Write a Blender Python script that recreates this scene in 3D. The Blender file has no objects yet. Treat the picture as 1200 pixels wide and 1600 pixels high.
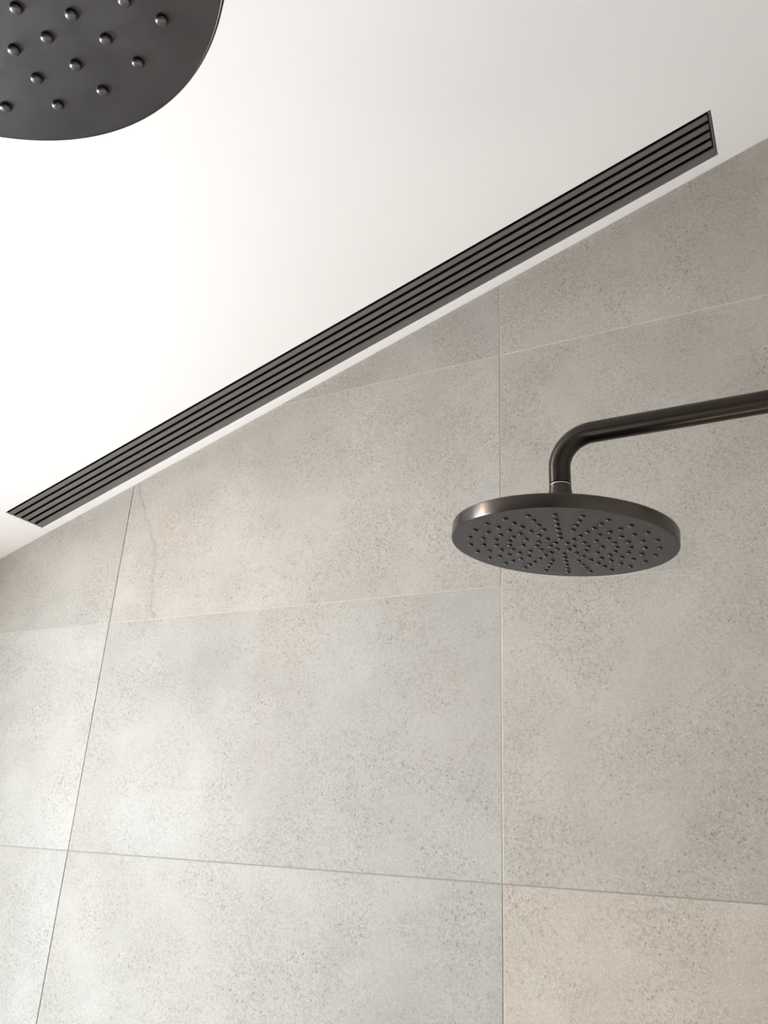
import bpy, bmesh, math, random
from mathutils import Vector, Matrix

SC = bpy.context.scene
COL = SC.collection

# ------------------------------------------------------------------ camera
EYE = Vector((0.0, 0.0, 1.6))
F_PX = 1253.22
YAW, PITCH, ROLL = -0.49338911, 0.38488320, 0.05339479
fwd = Vector((math.sin(YAW)*math.cos(PITCH), math.cos(YAW)*math.cos(PITCH), math.sin(PITCH)))
r0 = Vector((math.cos(YAW), -math.sin(YAW), 0)); u0 = r0.cross(fwd)
rt = math.cos(ROLL)*r0 + math.sin(ROLL)*u0
up = -math.sin(ROLL)*r0 + math.cos(ROLL)*u0
cd = bpy.data.cameras.new('camera'); cam = bpy.data.objects.new('camera', cd); COL.objects.link(cam)
cd.sensor_fit = 'VERTICAL'; cd.sensor_height = 24.0; cd.sensor_width = 18.0
cd.lens = 24.0*F_PX/1600.0
cd.clip_start = 0.01
cam.matrix_world = Matrix(((rt.x, up.x, -fwd.x, EYE.x), (rt.y, up.y, -fwd.y, EYE.y), (rt.z, up.z, -fwd.z, EYE.z), (0, 0, 0, 1)))
SC.camera = cam

# ------------------------------------------------------------------ room measures (metres)
U = 1.245                       # distance from the camera to the tiled wall
WALL_Y = EYE.y + U
TILE_W, TILE_H = 0.7224064*U, 0.3685871*U
X_JOINT = -1.0730786*U          # left vertical joint in view
Z_JOINT = EYE.z + 0.6929128*U   # uppermost horizontal joint in view
CEIL_Z0 = EYE.z + 0.9394472*U   # height of the raked ceiling above x = 0
SLOPE = 0.32530574
TILT = math.atan(SLOPE)
LEFT_X, RIGHT_X, FRONT_Y = -2.05, 0.22, -1.7
def ceil_z(x): return CEIL_Z0 + SLOPE*x

# ------------------------------------------------------------------ sky, lights, exposure
w = bpy.data.worlds.new('sky'); SC.world = w; w.use_nodes = True
bg = w.node_tree.nodes['Background']
bg.inputs[0].default_value = (0.80, 0.90, 1.0, 1); bg.inputs[1].default_value = 1.5

def area_light(name, loc, direction, sx, sy, power, color):
    l = bpy.data.lights.new(name, 'AREA'); l.shape = 'RECTANGLE'; l.size = sx; l.size_y = sy
    l.energy = power; l.color = color
    o = bpy.data.objects.new(name, l); COL.objects.link(o)
    o.location = loc; o.rotation_euler = Vector(direction).to_track_quat('-Z', 'Y').to_euler()
    return o
# daylight falling through the window in the left wall
WIN_Y0, WIN_Y1, WIN_Z0, WIN_Z1 = -0.05, 0.50, 0.70, 2.03
area_light('window_daylight', (LEFT_X-0.16, (WIN_Y0+WIN_Y1)/2, (WIN_Z0+WIN_Z1)/2), (1, 0, 0.0), WIN_Y1-WIN_Y0, WIN_Z1-WIN_Z0, 95, (0.84, 0.93, 1.0))
# sun falling through the same window on to the floor
sl = bpy.data.lights.new('sun', 'SUN'); sl.energy = 38.0; sl.angle = math.radians(0.6); sl.color = (1.0, 0.97, 0.93)
so = bpy.data.objects.new('sun', sl); COL.objects.link(so)
so.rotation_euler = Vector((0.75, 0.28, -0.58)).to_track_quat('-Z', 'Y').to_euler()

SC.view_settings.view_transform = 'Standard'
SC.view_settings.look = 'None'
SC.view_settings.gamma = 1.0
SC.view_settings.use_curve_mapping = False
SC.view_settings.exposure = 0.64
SC.cycles.max_bounces = 12
SC.cycles.diffuse_bounces = 8

# ------------------------------------------------------------------ materials
class NT:
    """small wrapper to write node trees briefly"""
    def __init__(self, name):
        self.m = bpy.data.materials.new(name); self.m.use_nodes = True
        self.t = self.m.node_tree; self.b = self.t.nodes['Principled BSDF']
    def n(self, kind, **kw):
        nd = self.t.nodes.new(kind)
        for k, v in kw.items(): setattr(nd, k, v)
        return nd
    def l(self, a, b): self.t.links.new(a, b)
    def val(self, nd, **kw):
        for k, v in kw.items(): nd.inputs[k.replace('_', ' ')].default_value = v
        return nd
    def math(self, op, a, b=None, c=None):
        nd = self.n('ShaderNodeMath', operation=op)
        for i, v in enumerate((a, b, c)):
            if v is None: continue
            if isinstance(v, (int, float)): nd.inputs[i].default_value = v
            else: self.l(v, nd.inputs[i])
        return nd.outputs[0]
    def noise(self, vec, scale, detail=4, rough=0.5):
        nd = self.n('ShaderNodeTexNoise'); self.val(nd, Scale=scale, Detail=detail, Roughness=rough)
        self.l(vec, nd.inputs['Vector']); return nd
    def ramp(self, fac, stops):
        nd = self.n('ShaderNodeValToRGB'); cr = nd.color_ramp
        while len(cr.elements) < len(stops): cr.elements.new(0.5)
        for e, (p, c) in zip(cr.elements, stops):
            e.position = p; e.color = (c, c, c, 1) if isinstance(c, (int, float)) else (*c, 1)
        self.l(fac, nd.inputs[0]); return nd.outputs[0]
    def mix(self, fac, a, b, blend='MIX'):
        nd = self.n('ShaderNodeMix', data_type='RGBA', blend_type=blend)
        for i, v in ((0, fac), (6, a), (7, b)):
            if isinstance(v, (int, float)): nd.inputs[i].default_value = v
            elif isinstance(v, tuple): nd.inputs[i].default_value = (*v, 1)
            else: self.l(v, nd.inputs[i])
        return nd.outputs[2]
    def bump(self, h, strength, dist):
        nd = self.n('ShaderNodeBump'); self.val(nd, Strength=strength, Distance=dist)
        self.l(h, nd.inputs['Height']); self.l(nd.outputs[0], self.b.inputs['Normal'])

def stone_material(name, vein=False, gain=1.0):
    k = NT(name)
    tc = k.n('ShaderNodeTexCoord'); oi = k.n('ShaderNodeObjectInfo')
    off = k.n('ShaderNodeVectorMath', operation='MULTIPLY_ADD')
    k.l(oi.outputs['Random'], off.inputs[0]); off.inputs[1].default_value = (37.0, 0.0, 53.0)
    k.l(tc.outputs['Object'], off.inputs[2]); v = off.outputs[0]
    cloud = k.noise(v, 3.2, 5, 0.55).outputs[0]
    patch = k.noise(v, 11.0, 6, 0.62).outputs[0]
    hue = k.noise(v, 4.5, 3, 0.5).outputs[0]
    grain = k.noise(v, 210.0, 3, 0.7).outputs[0]
    speck = k.noise(v, 420.0, 2, 0.6).outputs[0]
    spot = k.noise(v, 260.0, 2, 0.5).outputs[0]
    where = k.ramp(k.noise(v, 9.0, 4, 0.6).outputs[0], [(0.36, 0.25), (0.62, 1.0)])
    g = gain
    c = k.mix(k.ramp(cloud, [(0.34, 0.0), (0.66, 1.0)]), (0.282*g, 0.263*g, 0.234*g), (0.346*g, 0.330*g, 0.299*g))
    c = k.mix(k.math('MULTIPLY', k.ramp(patch, [(0.40, 0.0), (0.64, 1.0)]), 0.35), c, (0.395*g, 0.38*g, 0.35*g))
    c = k.mix(k.math('MULTIPLY', k.ramp(hue, [(0.45, 0.0), (0.65, 1.0)]), 0.40), c, (0.340*g, 0.300*g, 0.262*g))
    c = k.mix(k.math('MULTIPLY', k.math('MULTIPLY', k.ramp(grain, [(0.34, 1.0), (0.56, 0.0)]), where), 0.42), c, (0.15, 0.135, 0.115))
    c = k.mix(k.math('MULTIPLY', k.ramp(speck, [(0.58, 0.0), (0.72, 1.0)]), 0.50), c, (0.52, 0.50, 0.46))
    c = k.mix(k.math('MULTIPLY', k.math('MULTIPLY', k.ramp(spot, [(0.30, 1.0), (0.38, 0.0)]), where), 0.65), c, (0.09, 0.08, 0.068))
    if vein:
        # a hairline grey vein running down the tile, in wall coordinates
        sx = k.n('ShaderNodeSeparateXYZ'); k.l(tc.outputs['Object'], sx.inputs[0])
        fc = k.n('ShaderNodeFloatCurve'); cv = fc.mapping.curves[0]
        k.l(k.math('MULTIPLY_ADD', sx.outputs[2], 1.0/0.46, -(Z_JOINT-TILE_H)/0.46), fc.inputs['Value'])
        pts = VEIN_POINTS
        cv.points[0].location = pts[0]; cv.points[1].location = pts[-1]
        for p in pts[1:-1]: cv.points.new(*p)
        fc.mapping.update()
        wob = k.noise(tc.outputs['Object'], 45.0, 3, 0.6).outputs[0]
        x = k.math('ADD', k.math('MULTIPLY_ADD', fc.outputs[0], 0.2, -1.34), k.math('MULTIPLY_ADD', wob, 0.010, -0.005))
        d = k.math('ABSOLUTE', k.math('SUBTRACT', sx.outputs[0], x))
        line = k.ramp(k.math('MULTIPLY', d, 100.0), [(0.10, 1.0), (0.62, 0.0)])
        br = k.ramp(k.noise(tc.outputs['Object'], 20.0, 3, 0.6).outputs[0], [(0.36, 0.35), (0.58, 1.0)])
        c = k.mix(k.math('MULTIPLY', k.math('MULTIPLY', line, br), 0.50), c, (0.19, 0.18, 0.165))
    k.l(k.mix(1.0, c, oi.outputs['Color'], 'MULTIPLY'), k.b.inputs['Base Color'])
    k.val(k.b, Roughness=0.62); k.b.inputs['Specular IOR Level'].default_value = 0.35
    k.bump(grain, 0.22, 0.0008)
    return k.m

# (fraction of tile height, position along a 0.2 m strip from x = -1.34)
VEIN_POINTS = [(0.0, 0.68), (0.03, 0.62), (0.07, 0.585), (0.13, 0.583), (0.20, 0.545), (0.26, 0.55), (0.33, 0.52), (0.38, 0.485), (0.42, 0.42), (0.464, 0.388), (0.52, 0.304), (0.575, 0.248), (0.63, 0.172), (0.70, 0.11), (1.0, 0.02)]

def plain(name, col, rough=0.6, metal=0.0, spec=0.4, nscale=0, namp=0.0):
    k = NT(name); tc = k.n('ShaderNodeTexCoord')
    if nscale:
        f = k.noise(tc.outputs['Object'], nscale, 4, 0.55).outputs[0]
        d = tuple(min(1, x*(1-namp)) for x in col); e = tuple(min(1, x*(1+namp)) for x in col)
        k.l(k.mix(f, d, e), k.b.inputs['Base Color'])
    else: k.b.inputs['Base Color'].default_value = (*col, 1)
    k.val(k.b, Roughness=rough, Metallic=metal); k.b.inputs['Specular IOR Level'].default_value = spec
    return k.m

def brushed_metal(name, col, rough=0.3, stretch=(60, 60, 1200), mottle=0.25, aniso=None, bump=0.05):
    k = NT(name); tc = k.n('ShaderNodeTexCoord')
    mp = k.n('ShaderNodeMapping'); mp.inputs['Scale'].default_value = stretch
    k.l(tc.outputs['Object'], mp.inputs['Vector'])
    brush = k.noise(mp.outputs[0], 1.0, 3, 0.6).outputs[0]
    mot = k.noise(tc.outputs['Object'], 14.0, 4, 0.6).outputs[0]
    lo = tuple(x*(1-mottle) for x in col); hi = tuple(x*(1+mottle) for x in col)
    k.l(k.mix(mot, lo, hi), k.b.inputs['Base Color'])
    k.l(k.math('MULTIPLY_ADD', brush, 0.16, rough-0.08), k.b.inputs['Roughness'])
    k.val(k.b, Metallic=1.0)
    if aniso:
        k.val(k.b, Anisotropic=aniso[0]); k.b.inputs['Anisotropic Rotation'].default_value = aniso[1]
        tg = k.n('ShaderNodeTangent')
        if aniso[2] == 'UV': tg.direction_type = 'UV_MAP'; tg.uv_map = 'along'
        else: tg.direction_type = 'RADIAL'; tg.axis = 'Z'
        k.l(tg.outputs[0], k.b.inputs['Tangent'])
    if bump: k.bump(brush, bump, 0.0003)
    return k.m

ROT_RIM, ROT_ARM = 0.25, 0.0      # direction of the brushing
M_TILE = stone_material('stone_look_tile')
M_TILE_VEIN = stone_material('stone_look_tile_veined', vein=True)
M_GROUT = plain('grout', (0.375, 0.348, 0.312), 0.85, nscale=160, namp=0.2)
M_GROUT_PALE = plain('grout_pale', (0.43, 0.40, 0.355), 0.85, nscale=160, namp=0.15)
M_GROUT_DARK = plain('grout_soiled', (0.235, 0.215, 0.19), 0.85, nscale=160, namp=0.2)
M_CEIL = plain('white_ceiling_paint', (0.80, 0.79, 0.79), 0.7, nscale=4, namp=0.01)
M_PLASTER = plain('white_plaster', (0.80, 0.78, 0.75), 0.8, nscale=6, namp=0.03)
M_DARK = plain('charcoal_wall', (0.055, 0.05, 0.047), 0.7, nscale=6, namp=0.1)
M_FLOOR = plain('warm_floor_tile', (0.49, 0.40, 0.335), 0.5, nscale=5, namp=0.15)
M_METAL = brushed_metal('gunmetal_brushed', (0.080, 0.069, 0.062), 0.32, (10, 10, 1500), 0.10, (0.97, ROT_RIM, 'Z'))
M_ARM = brushed_metal('gunmetal_arm', (0.050, 0.042, 0.036), 0.32, (30, 200, 200), 0.12, (0.95, ROT_ARM, 'UV'), bump=0)
M_FACE = brushed_metal('gunmetal_spray_face', (0.074, 0.071, 0.075), 0.36, (40, 40, 40), 0.06, bump=0)
M_NOZZLE = plain('grey_silicone', (0.085, 0.082, 0.083), 0.34, metal=0.9, spec=0.4)
M_SOCKET = plain('dark_socket', (0.012, 0.011, 0.010), 0.6)
M_SEAL = plain('pale_steel_ring', (0.75, 0.74, 0.72), 0.25, metal=1.0)
M_SLAT = plain('dark_bronze_slat', (0.235, 0.222, 0.218), 0.36, metal=0.7, spec=0.5, nscale=12, namp=0.12)
M_VENT = plain('black_vent_channel', (0.006, 0.006, 0.006), 0.8, spec=0.1)
M_FRAME = plain('dark_window_frame', (0.03, 0.03, 0.03), 0.5)

# ------------------------------------------------------------------ helpers
def link_mesh(name, bm, mat, parent=None, smooth=False):
    me = bpy.data.meshes.new(name)
    bmesh.ops.recalc_face_normals(bm, faces=bm.faces)
    bm.to_mesh(me); bm.free()
    if smooth:
        for p in me.polygons: p.use_smooth = True
    me.materials.append(mat)
    o = bpy.data.objects.new(name, me); COL.objects.link(o)
    if parent: o.parent = parent
    return o
def empty(name, loc, rot=(0, 0, 0)):
    o = bpy.data.objects.new(name, None); COL.objects.link(o)
    o.location = loc; o.rotation_euler = rot; o.empty_display_size = 0.05
    return o
def tag(o, label, cat, group=None):
    o['label'] = label; o['category'] = cat
    if group: o['group'] = group
def structure(o): o['kind'] = 'structure'; return o
def add_box(bm, x0, x1, y0, y1, z0, z1):
    vs = [bm.verts.new((x, y, z)) for z in (z0, z1) for y in (y0, y1) for x in (x0, x1)]
    for f in ((0, 1, 3, 2), (4, 6, 7, 5), (0, 4, 5, 1), (2, 3, 7, 6), (0, 2, 6, 4), (1, 5, 7, 3)):
        bm.faces.new([vs[i] for i in f])
    return vs
def box_obj(name, x0, x1, y0, y1, z0, z1, mat, parent=None, bevel=0):
    bm = bmesh.new(); add_box(bm, x0, x1, y0, y1, z0, z1)
    if bevel: bmesh.ops.bevel(bm, geom=list(bm.edges), offset=bevel, segments=2, affect='EDGES')
    return link_mesh(name, bm, mat, parent)
def lathe(bm, prof, n=96, cap_start=True, cap_end=True):
    """rings around z from a list of (radius, z)"""
    rings = []
    for r, z in prof:
        rings.append([bm.verts.new((r*math.cos(2*math.pi*i/n), r*math.sin(2*math.pi*i/n), z)) for i in range(n)])
    for a, b in zip(rings, rings[1:]):
        for i in range(n):
            bm.faces.new((a[i], a[(i+1) % n], b[(i+1) % n], b[i]))
    if cap_start: bm.faces.new(rings[0])
    if cap_end: bm.faces.new(rings[-1])
def tube(bm, pts, r, n=40):
    rings = []
    for i, p in enumerate(pts):
        t = (pts[min(i+1, len(pts)-1)] - pts[max(i-1, 0)]).normalized()
        a = Vector((0, 1, 0)); b = t.cross(a).normalized()
        rings.append([bm.verts.new(p + r*(math.cos(2*math.pi*k/n)*a + math.sin(2*math.pi*k/n)*b)) for k in range(n)])
    uv = bm.loops.layers.uv.new('along')
    for i, (a, b) in enumerate(zip(rings, rings[1:])):
        for k in range(n):
            f = bm.faces.new((a[k], a[(k+1) % n], b[(k+1) % n], b[k]))
            for lp, c in zip(f.loops, ((i, k), (i, k+1), (i+1, k+1), (i+1, k))): lp[uv].uv = (c[0]/len(rings), c[1]/n)
    bm.faces.new(rings[0]); bm.faces.new(rings[-1])
def smooth_by_angle(o, deg=35):
    me = o.data
    for p in me.polygons: p.use_smooth = True
    bm = bmesh.new(); bm.from_mesh(me)
    for e in bm.edges:
        if len(e.link_faces) == 2 and e.calc_face_angle(0) > math.radians(deg): e.smooth = False
    bm.to_mesh(me); bm.free()

# ------------------------------------------------------------------ the setting
# back wall: grout bed, and one stone-look tile per piece
GROUT_Y = WALL_Y + 0.0014
bm = bmesh.new()
x0, x1 = LEFT_X-0.1, RIGHT_X+0.1
vs = [bm.verts.new((x, y, z)) for y in (GROUT_Y, GROUT_Y+0.1) for x, z in ((x0, 0), (x1, 0), (x1, ceil_z(x1)), (x0, ceil_z(x0)))]
for f in ((0, 1, 2, 3), (4, 7, 6, 5), (0, 4, 5, 1), (1, 5, 6, 2), (2, 6, 7, 3), (3, 7, 4, 0)): bm.faces.new([vs[i] for i in f])
wall_back = structure(link_mesh('wall_back', bm, M_GROUT))

def clip_poly(poly, f):
    out = []
    for i, p in enumerate(poly):
        q = poly[(i+1) % len(poly)]; fp, fq = f(p), f(q)
        if fp >= 0: out.append(p)
        if fp*fq < 0:
            t = fp/(fp-fq); out.append((p[0]+t*(q[0]-p[0]), p[1]+t*(q[1]-p[1])))
    return out
# tile tint (column, row): own tone, middle column painted darker to correct its lighting
TILE_TINT = {(0, 1): (0.97, 0.985, 1.0), (0, 2): (1.0, 1.03, 1.05), (0, 3): (0.94, 0.96, 0.97), (1, 2): (0.92, 0.925, 0.935), (1, 3): (0.91, 0.91, 0.905), (2, 0): (1.03, 1.01, 1.0), (2, 1): (1.0, 0.985, 0.97), (2, 2): (1.0, 0.98, 0.96), (2, 3): (1.11, 1.04, 0.99), (1, 0): (0.96, 0.955, 0.96), (1, 1): (0.98, 0.975, 0.98)}
rng = random.Random(4)
J = 0.0009                                       # half a joint
for ci in range(-1, 3):
    for ri in range(-2, 6):
        xa, xb = X_JOINT+(ci-1)*TILE_W+TILE_W*0, X_JOINT+ci*TILE_W
        zb, za = Z_JOINT-(ri-1)*TILE_H, Z_JOINT-ri*TILE_H
        xa, xb = max(xa+J, LEFT_X), min(xb-J, RIGHT_X)
        za, zb = max(za+J, 0.0), zb-J
        if xb-xa < 0.01 or zb-za < 0.01: continue
        poly = clip_poly([(xa, za), (xb, za), (xb, zb), (xa, zb)], lambda p: ceil_z(p[0])-0.0008-p[1])
        if len(poly) < 3: continue
        proud = rng.uniform(-0.0002, 0.0003)
        lean = rng.uniform(-0.0003, 0.0003); lean2 = rng.uniform(-0.0003, 0.0003)
        cx = (xa+xb)/2; cz = (za+zb)/2
        m = Vector((sum(p[0] for p in poly)/len(poly), sum(p[1] for p in poly)/len(poly)))
        bm = bmesh.new()
        # rear edge, front edge before the chamfer, front face pulled in by the chamfer
        def inset(d):
            n = len(poly); out = []
            for i in range(n):
                p0, p1, p2 = Vector(poly[i-1]), Vector(poly[i]), Vector(poly[(i+1) % n])
                n1 = Vector((-(p1-p0).y, (p1-p0).x)).normalized(); n2 = Vector((-(p2-p1).y, (p2-p1).x)).normalized()
                s = (n1+n2); s = s/max(0.2, s.dot(n1)); out.append(p1+s*d)
            return out
        fy = lambda p: WALL_Y-proud+lean*(p[0]-cx)/TILE_W*2+lean2*(p[1]-cz)/TILE_H*2
        loops = []
        for d, back in ((0, GROUT_Y), (0, None), (0.0005, 0.0)):
            q = inset(d)
            loops.append([bm.verts.new((p.x, back if back == GROUT_Y else fy(p)+(0.0004 if back is None else 0.0), p.y)) for p in q])
        for a, b in zip(loops, loops[1:]):
            for i in range(len(a)): bm.faces.new((a[i], a[(i+1) % len(a)], b[(i+1) % len(a)], b[i]))
        bm.faces.new(loops[-1]); bm.faces.new(list(reversed(loops[0])))
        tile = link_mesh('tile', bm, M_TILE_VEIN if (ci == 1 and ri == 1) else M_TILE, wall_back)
        tile.color = (*TILE_TINT.get((ci, ri), (1, 1, 1)), 1)

# grout lines, filled nearly flush; the left vertical joint in view is raked deep and stays open
for ri in range(-1, 6):
    z = Z_JOINT-ri*TILE_H
    if z > 0.02:
        xa = max(LEFT_X, (z+J+0.001-CEIL_Z0)/SLOPE)
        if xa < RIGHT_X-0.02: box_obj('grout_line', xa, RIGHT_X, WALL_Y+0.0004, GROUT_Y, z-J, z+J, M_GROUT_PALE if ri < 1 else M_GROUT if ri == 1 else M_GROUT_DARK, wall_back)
for ci in (-1, 1):
    x = X_JOINT+ci*TILE_W
    zs = [0.0]+sorted(Z_JOINT-ri*TILE_H for ri in range(-1, 6) if 0.02 < Z_JOINT-ri*TILE_H < ceil_z(x)-0.01)+[ceil_z(x-J)-0.0008+J]
    for a, b in zip(zs, zs[1:]): box_obj('grout_line', x-J, x+J, WALL_Y+0.0004, GROUT_Y, a+(J if a else 0), b-J, M_GROUT_PALE, wall_back)

# raked ceiling with the slot for the vent, in its own tilted frame (x along the slope)
VU0, VU1 = -1.2785*U/math.cos(TILT), -0.0130*U/math.cos(TILT)
VV0, VV1 = 0.8968*U, 0.9808*U
GAP = 0.0015
bm = bmesh.new()
ou = (-2.3, 0.40); ov = (FRONT_Y-0.1, WALL_Y+0.0013)
hu = (VU0-0.0003, VU1+GAP); hv = (VV0-GAP, VV1+0.0002)
T = 0.10
def ring(us, vs_, z): return [bm.verts.new((a, b, z)) for a, b in ((us[0], vs_[0]), (us[1], vs_[0]), (us[1], vs_[1]), (us[0], vs_[1]))]
o0, h0, o1, h1 = ring(ou, ov, 0), ring(hu, hv, 0), ring(ou, ov, T), ring(hu, hv, T)
for i in range(4):
    j = (i+1) % 4
    bm.faces.new((o0[i], o0[j], h0[j], h0[i])); bm.faces.new((o1[i], h1[i], h1[j], o1[j]))
    bm.faces.new((o0[i], o1[i], o1[j], o0[j])); bm.faces.new((h0[i], h0[j], h1[j], h1[i]))
ceiling = structure(link_mesh('ceiling', bm, M_CEIL))
ceiling.location = (0, 0, CEIL_Z0); ceiling.rotation_euler = (0, -TILT, 0)

structure(box_obj('floor', LEFT_X-0.1, RIGHT_X+0.1, FRONT_Y-0.1, GROUT_Y, -0.1, 0, M_FLOOR))
def raked_wall(name, x0, x1, y0, y1, mat):
    bm = bmesh.new(); vs = add_box(bm, x0, x1, y0, y1, 0, 1)
    for v in vs:
        if v.co.z > 0.5: v.co.z = ceil_z(v.co.x)
    return structure(link_mesh(name, bm, mat))
raked_wall('wall_right', RIGHT_X, RIGHT_X+0.1, FRONT_Y, GROUT_Y, M_TILE)
raked_wall('wall_front', LEFT_X-0.1, RIGHT_X+0.1, FRONT_Y-0.1, FRONT_Y, M_DARK)
# left wall round its window opening
bm = bmesh.new()
zt = ceil_z(LEFT_X-0.1)
add_box(bm, LEFT_X-0.1, LEFT_X, FRONT_Y, WIN_Y0, 0, zt); add_box(bm, LEFT_X-0.1, LEFT_X, WIN_Y1, GROUT_Y, 0, zt)
add_box(bm, LEFT_X-0.1, LEFT_X, WIN_Y0, WIN_Y1, 0, WIN_Z0); add_box(bm, LEFT_X-0.1, LEFT_X, WIN_Y0, WIN_Y1, WIN_Z1, zt)
structure(link_mesh('wall_left', bm, M_PLASTER))
k = NT('window_glass'); tr = k.n('ShaderNodeBsdfTransparent'); gl = k.n('ShaderNodeBsdfGlossy'); gl.inputs['Roughness'].default_value = 0.0
mx = k.n('ShaderNodeMixShader'); mx.inputs[0].default_value = 0.06
k.l(tr.outputs[0], mx.inputs[1]); k.l(gl.outputs[0], mx.inputs[2]); k.l(mx.outputs[0], k.t.nodes['Material Output'].inputs['Surface'])
win = structure(empty('window_1', (LEFT_X-0.05, WIN_Y0, WIN_Z0)))
bm = bmesh.new(); W, H = WIN_Y1-WIN_Y0, WIN_Z1-WIN_Z0
add_box(bm, -0.03, 0.03, 0, W, 0, 0.04); add_box(bm, -0.03, 0.03, 0, W, H-0.04, H)
add_box(bm, -0.03, 0.03, 0, 0.04, 0.04, H-0.04); add_box(bm, -0.03, 0.03, W-0.04, W, 0.04, H-0.04)
link_mesh('window_frame', bm, M_FRAME, win)
box_obj('pane', -0.003, 0.003, 0.04, W-0.04, 0.04, H-0.04, k.m, win)

# ------------------------------------------------------------------ slotted ceiling vent
vent = empty('linear_ceiling_vent', Vector((0, 0, CEIL_Z0)) + Matrix.Rotation(-TILT, 3, 'Y') @ Vector(((VU0+VU1)/2, VV0, 0)), (0, -TILT, 0))
tag(vent, 'long dark bronze slotted vent recessed in the white raked ceiling beside the tiled wall', 'vent')
L2 = (VU1-VU0)/2; WD = VV1-VV0
bm = bmesh.new()
add_box(bm, -L2, L2, 0, WD, 0.060, 0.066)
add_box(bm, -L2, L2, 0, 0.0012, 0.004, 0.060); add_box(bm, -L2, L2, WD-0.0012, WD, 0.012, 0.060)
add_box(bm, -L2, -L2+0.001, 0.0012, WD-0.0012, 0.0036, 0.060)
add_box(bm, L2-0.0022, L2-0.0012, 0.0012, WD-0.0012, 0.0064, 0.060)
link_mesh('channel', bm, M_VENT, vent)
q = WD/104.0
for i, (a, b) in enumerate(((6.6, 18.8), (26.2, 38.3), (45.8, 57.9), (65.4, 77.5), (85.0, 104.0))):
    last = i == 4
    box_obj('slat', -L2+0.0003, L2-(0.0032 if last else 0.006), a*q, (b-0.1)*q, 0.0004 if last else 0.0012, 0.0034, M_SLAT, vent, bevel=0.0005)
box_obj('end_plate', L2-0.0035, L2-0.0005, 0.0014, WD-0.0014, 0.0012, 0.0060, M_SLAT, vent, bevel=0.0006)
for s in (0.2, 0.5, 0.8):
    box_obj('cross_bar', -L2+s*2*L2-0.006, -L2+s*2*L2+0.006, 0.0014, WD-0.0014, 0.020, 0.030, M_VENT, vent)

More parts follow.
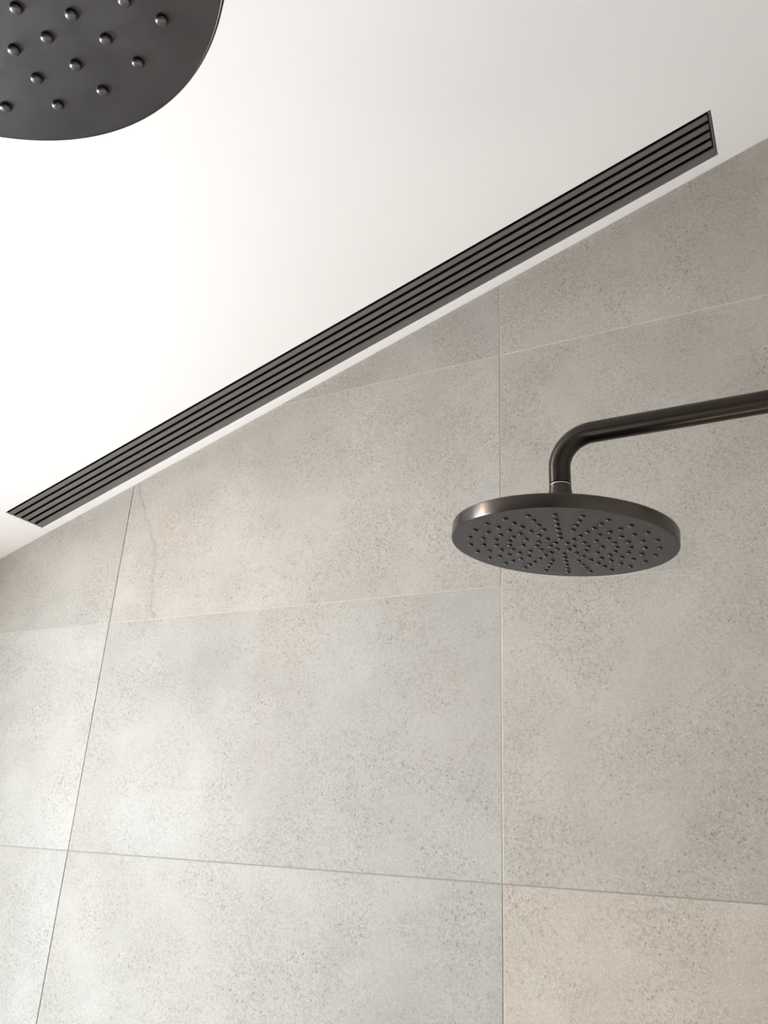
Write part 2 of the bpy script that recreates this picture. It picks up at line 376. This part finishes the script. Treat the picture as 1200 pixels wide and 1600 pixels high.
# ------------------------------------------------------------------ overhead showers
HEAD_R, HEAD_T = 0.125, 0.0165
NORMAL = Vector((0.07441903, -0.01901816, 1.0)).normalized()
ARM_R = 0.0126
def nozzle_mesh():
    bm = bmesh.new()
    lathe(bm, [(0.0027, 0.0), (0.0025, -0.0011), (0.0021, -0.0016), (0.0015, -0.0018)], 14)
    me = bpy.data.meshes.new('nozzle'); bmesh.ops.recalc_face_normals(bm, faces=bm.faces); bm.to_mesh(me); bm.free()
    for p in me.polygons: p.use_smooth = True
    me.materials.append(M_NOZZLE); return me
NOZZLE = nozzle_mesh()
def make_shower(hx, hy, hz):
    """hx, hy, hz: centre of the spray face; the Empty sits where the arm leaves the right wall"""
    az = 0.137                                                   # arm axis above the spray face
    root = empty('overhead_shower', (RIGHT_X, hy, hz+az))
    ax = hx-RIGHT_X
    # arm: out of the wall, bend, straight down to the collar
    B = 0.040; seam = -az+0.0765
    pts = [Vector((-0.002, 0, 0)), Vector((ax/2, 0, 0))]
    for i in range(17):
        t = i/16*math.pi/2
        pts.append(Vector((ax+B-B*math.sin(t), 0, -B+B*math.cos(t))))
    pts.append(Vector((ax, 0, seam)))
    bm = bmesh.new(); tube(bm, pts, ARM_R)
    smooth_by_angle(link_mesh('arm', bm, M_ARM, root), 50)
    bm = bmesh.new(); lathe(bm, [(0.030, 0.0), (0.030, 0.004), (0.028, 0.006), (0.0135, 0.006)], 64)
    fl = link_mesh('wall_flange', bm, M_METAL, root); fl.rotation_euler = (0, -math.pi/2, 0); smooth_by_angle(fl)
    bm = bmesh.new(); lathe(bm, [(ARM_R-0.0015, 0.0), (ARM_R-0.0010, -0.0016)], 48, True, True)
    o = link_mesh('dark_gap', bm, M_SOCKET, root); o.location = (ax, 0, seam); o.name = 'seam'
    bm = bmesh.new(); lathe(bm, [(ARM_R-0.0016, 0), (ARM_R-0.0004, -0.0002), (ARM_R-0.0004, -0.0010), (ARM_R-0.0016, -0.0012)], 48)
    o = link_mesh('seal_ring', bm, M_SEAL, root); o.location = (ax, 0, seam-0.0012); o['label'] = 'thin bright steel ring at the neck joint'; smooth_by_angle(o)
    # collar joins the head
    bm = bmesh.new(); ct = seam-0.0022; cb = -az+HEAD_T-0.003
    lathe(bm, [(ARM_R-0.0006, ct), (ARM_R+0.0002, ct-0.0008), (ARM_R+0.0002, ct-0.006), (ARM_R+0.0008, ct-0.007), (ARM_R+0.0008, cb)], 48)
    o = link_mesh('collar', bm, M_METAL, root); o.location = (ax, 0, 0); smooth_by_angle(o)
    # head: disc with rounded rim; spray face on its underside
    bm = bmesh.new(); R_ = HEAD_R; t = HEAD_T
    lathe(bm, [(R_-0.0012, 0.0004), (R_-0.0008, 0.0), (R_-0.0002, 0.0003), (R_, 0.0009), (R_, t-0.0020), (R_-0.0006, t-0.0006), (R_-0.002, t), (0.03, t+0.0012)], 160)
    head = link_mesh('shower_head', bm, M_METAL, root); smooth_by_angle(head, 60)
    head.location = (ax, 0, -az); head.rotation_mode = 'QUATERNION'
    head.rotation_quaternion = Vector((0, 0, 1)).rotation_difference(NORMAL)
    bm = bmesh.new(); lathe(bm, [(R_-0.0008, 0.0002), (R_-0.0012, 0.0000), (0.05, 0.0000), (0.001, 0.0000)], 128, False, True)
    face = link_mesh('spray_face', bm, M_FACE, head)
    # nozzles: four outer rings of 24, two of 12, one of 6
    bm = bmesh.new(); spots = []
    for r, n, off in ((0.104, 24, 0), (0.089, 24, 0), (0.074, 24, 0), (0.059, 24, 0), (0.0435, 12, 15), (0.0285, 12, 15), (0.0130, 6, 15)):
        for i in range(n):
            a = math.radians(360*i/n-3.5+off); spots.append((r*math.cos(a), r*math.sin(a)))
    for x, y in spots:
        for r, z in ((0.0029, -0.00012),):
            bm.faces.new([bm.verts.new((x+r*math.cos(2*math.pi*i/16), y+r*math.sin(2*math.pi*i/16), z)) for i in range(16)])
    s = link_mesh('nozzle_sockets', bm, M_SOCKET, head); s['kind'] = 'stuff'
    for x, y in spots:
        o = bpy.data.objects.new('nozzle', NOZZLE); COL.objects.link(o); o.parent = head; o.location = (x, y, -0.0001)
    return root
first = make_shower(EYE.x-0.22295, EYE.y+0.84244, EYE.z+0.31317)
tag(first, 'whole round gunmetal rain shower head on a bent arm in front of the grey tiles', 'shower', 'pair of overhead showers')
second = make_shower(EYE.x-0.25485, EYE.y+0.06733, EYE.z+0.30635)
tag(second, 'close-up dark round shower head cut off by the corner, seen against the white ceiling', 'shower', 'pair of overhead showers')

# ------------------------------------------------------------------ small ceiling globe lamp (just outside the frame; seen as the warm glint on the metal)
LX, LY = -1.26, EYE.y+0.40
lamp = empty('ceiling_lamp', (LX, LY, ceil_z(LX)), (0, -TILT, 0))
tag(lamp, 'small warm glass globe lamp on the white raked ceiling, left of the showers', 'lamp')
k = NT('lamp_glow'); k.b.inputs['Base Color'].default_value = (0.8, 0.7, 0.55, 1)
k.b.inputs['Emission Color'].default_value = (1.0, 0.70, 0.42, 1); k.b.inputs['Emission Strength'].default_value = 460.0
bm = bmesh.new(); lathe(bm, [(0.045, 0.0), (0.045, -0.012), (0.040, -0.016), (0.010, -0.018), (0.010, -0.0315)], 48)
o = link_mesh('base', bm, M_FRAME, lamp); smooth_by_angle(o)
bm = bmesh.new(); lathe(bm, [(0.018*math.sin(t*math.pi/24), -0.048+0.018*math.cos(t*math.pi/24)) for t in range(4, 24)], 48)
o = link_mesh('globe', bm, k.m, lamp); smooth_by_angle(o, 60)
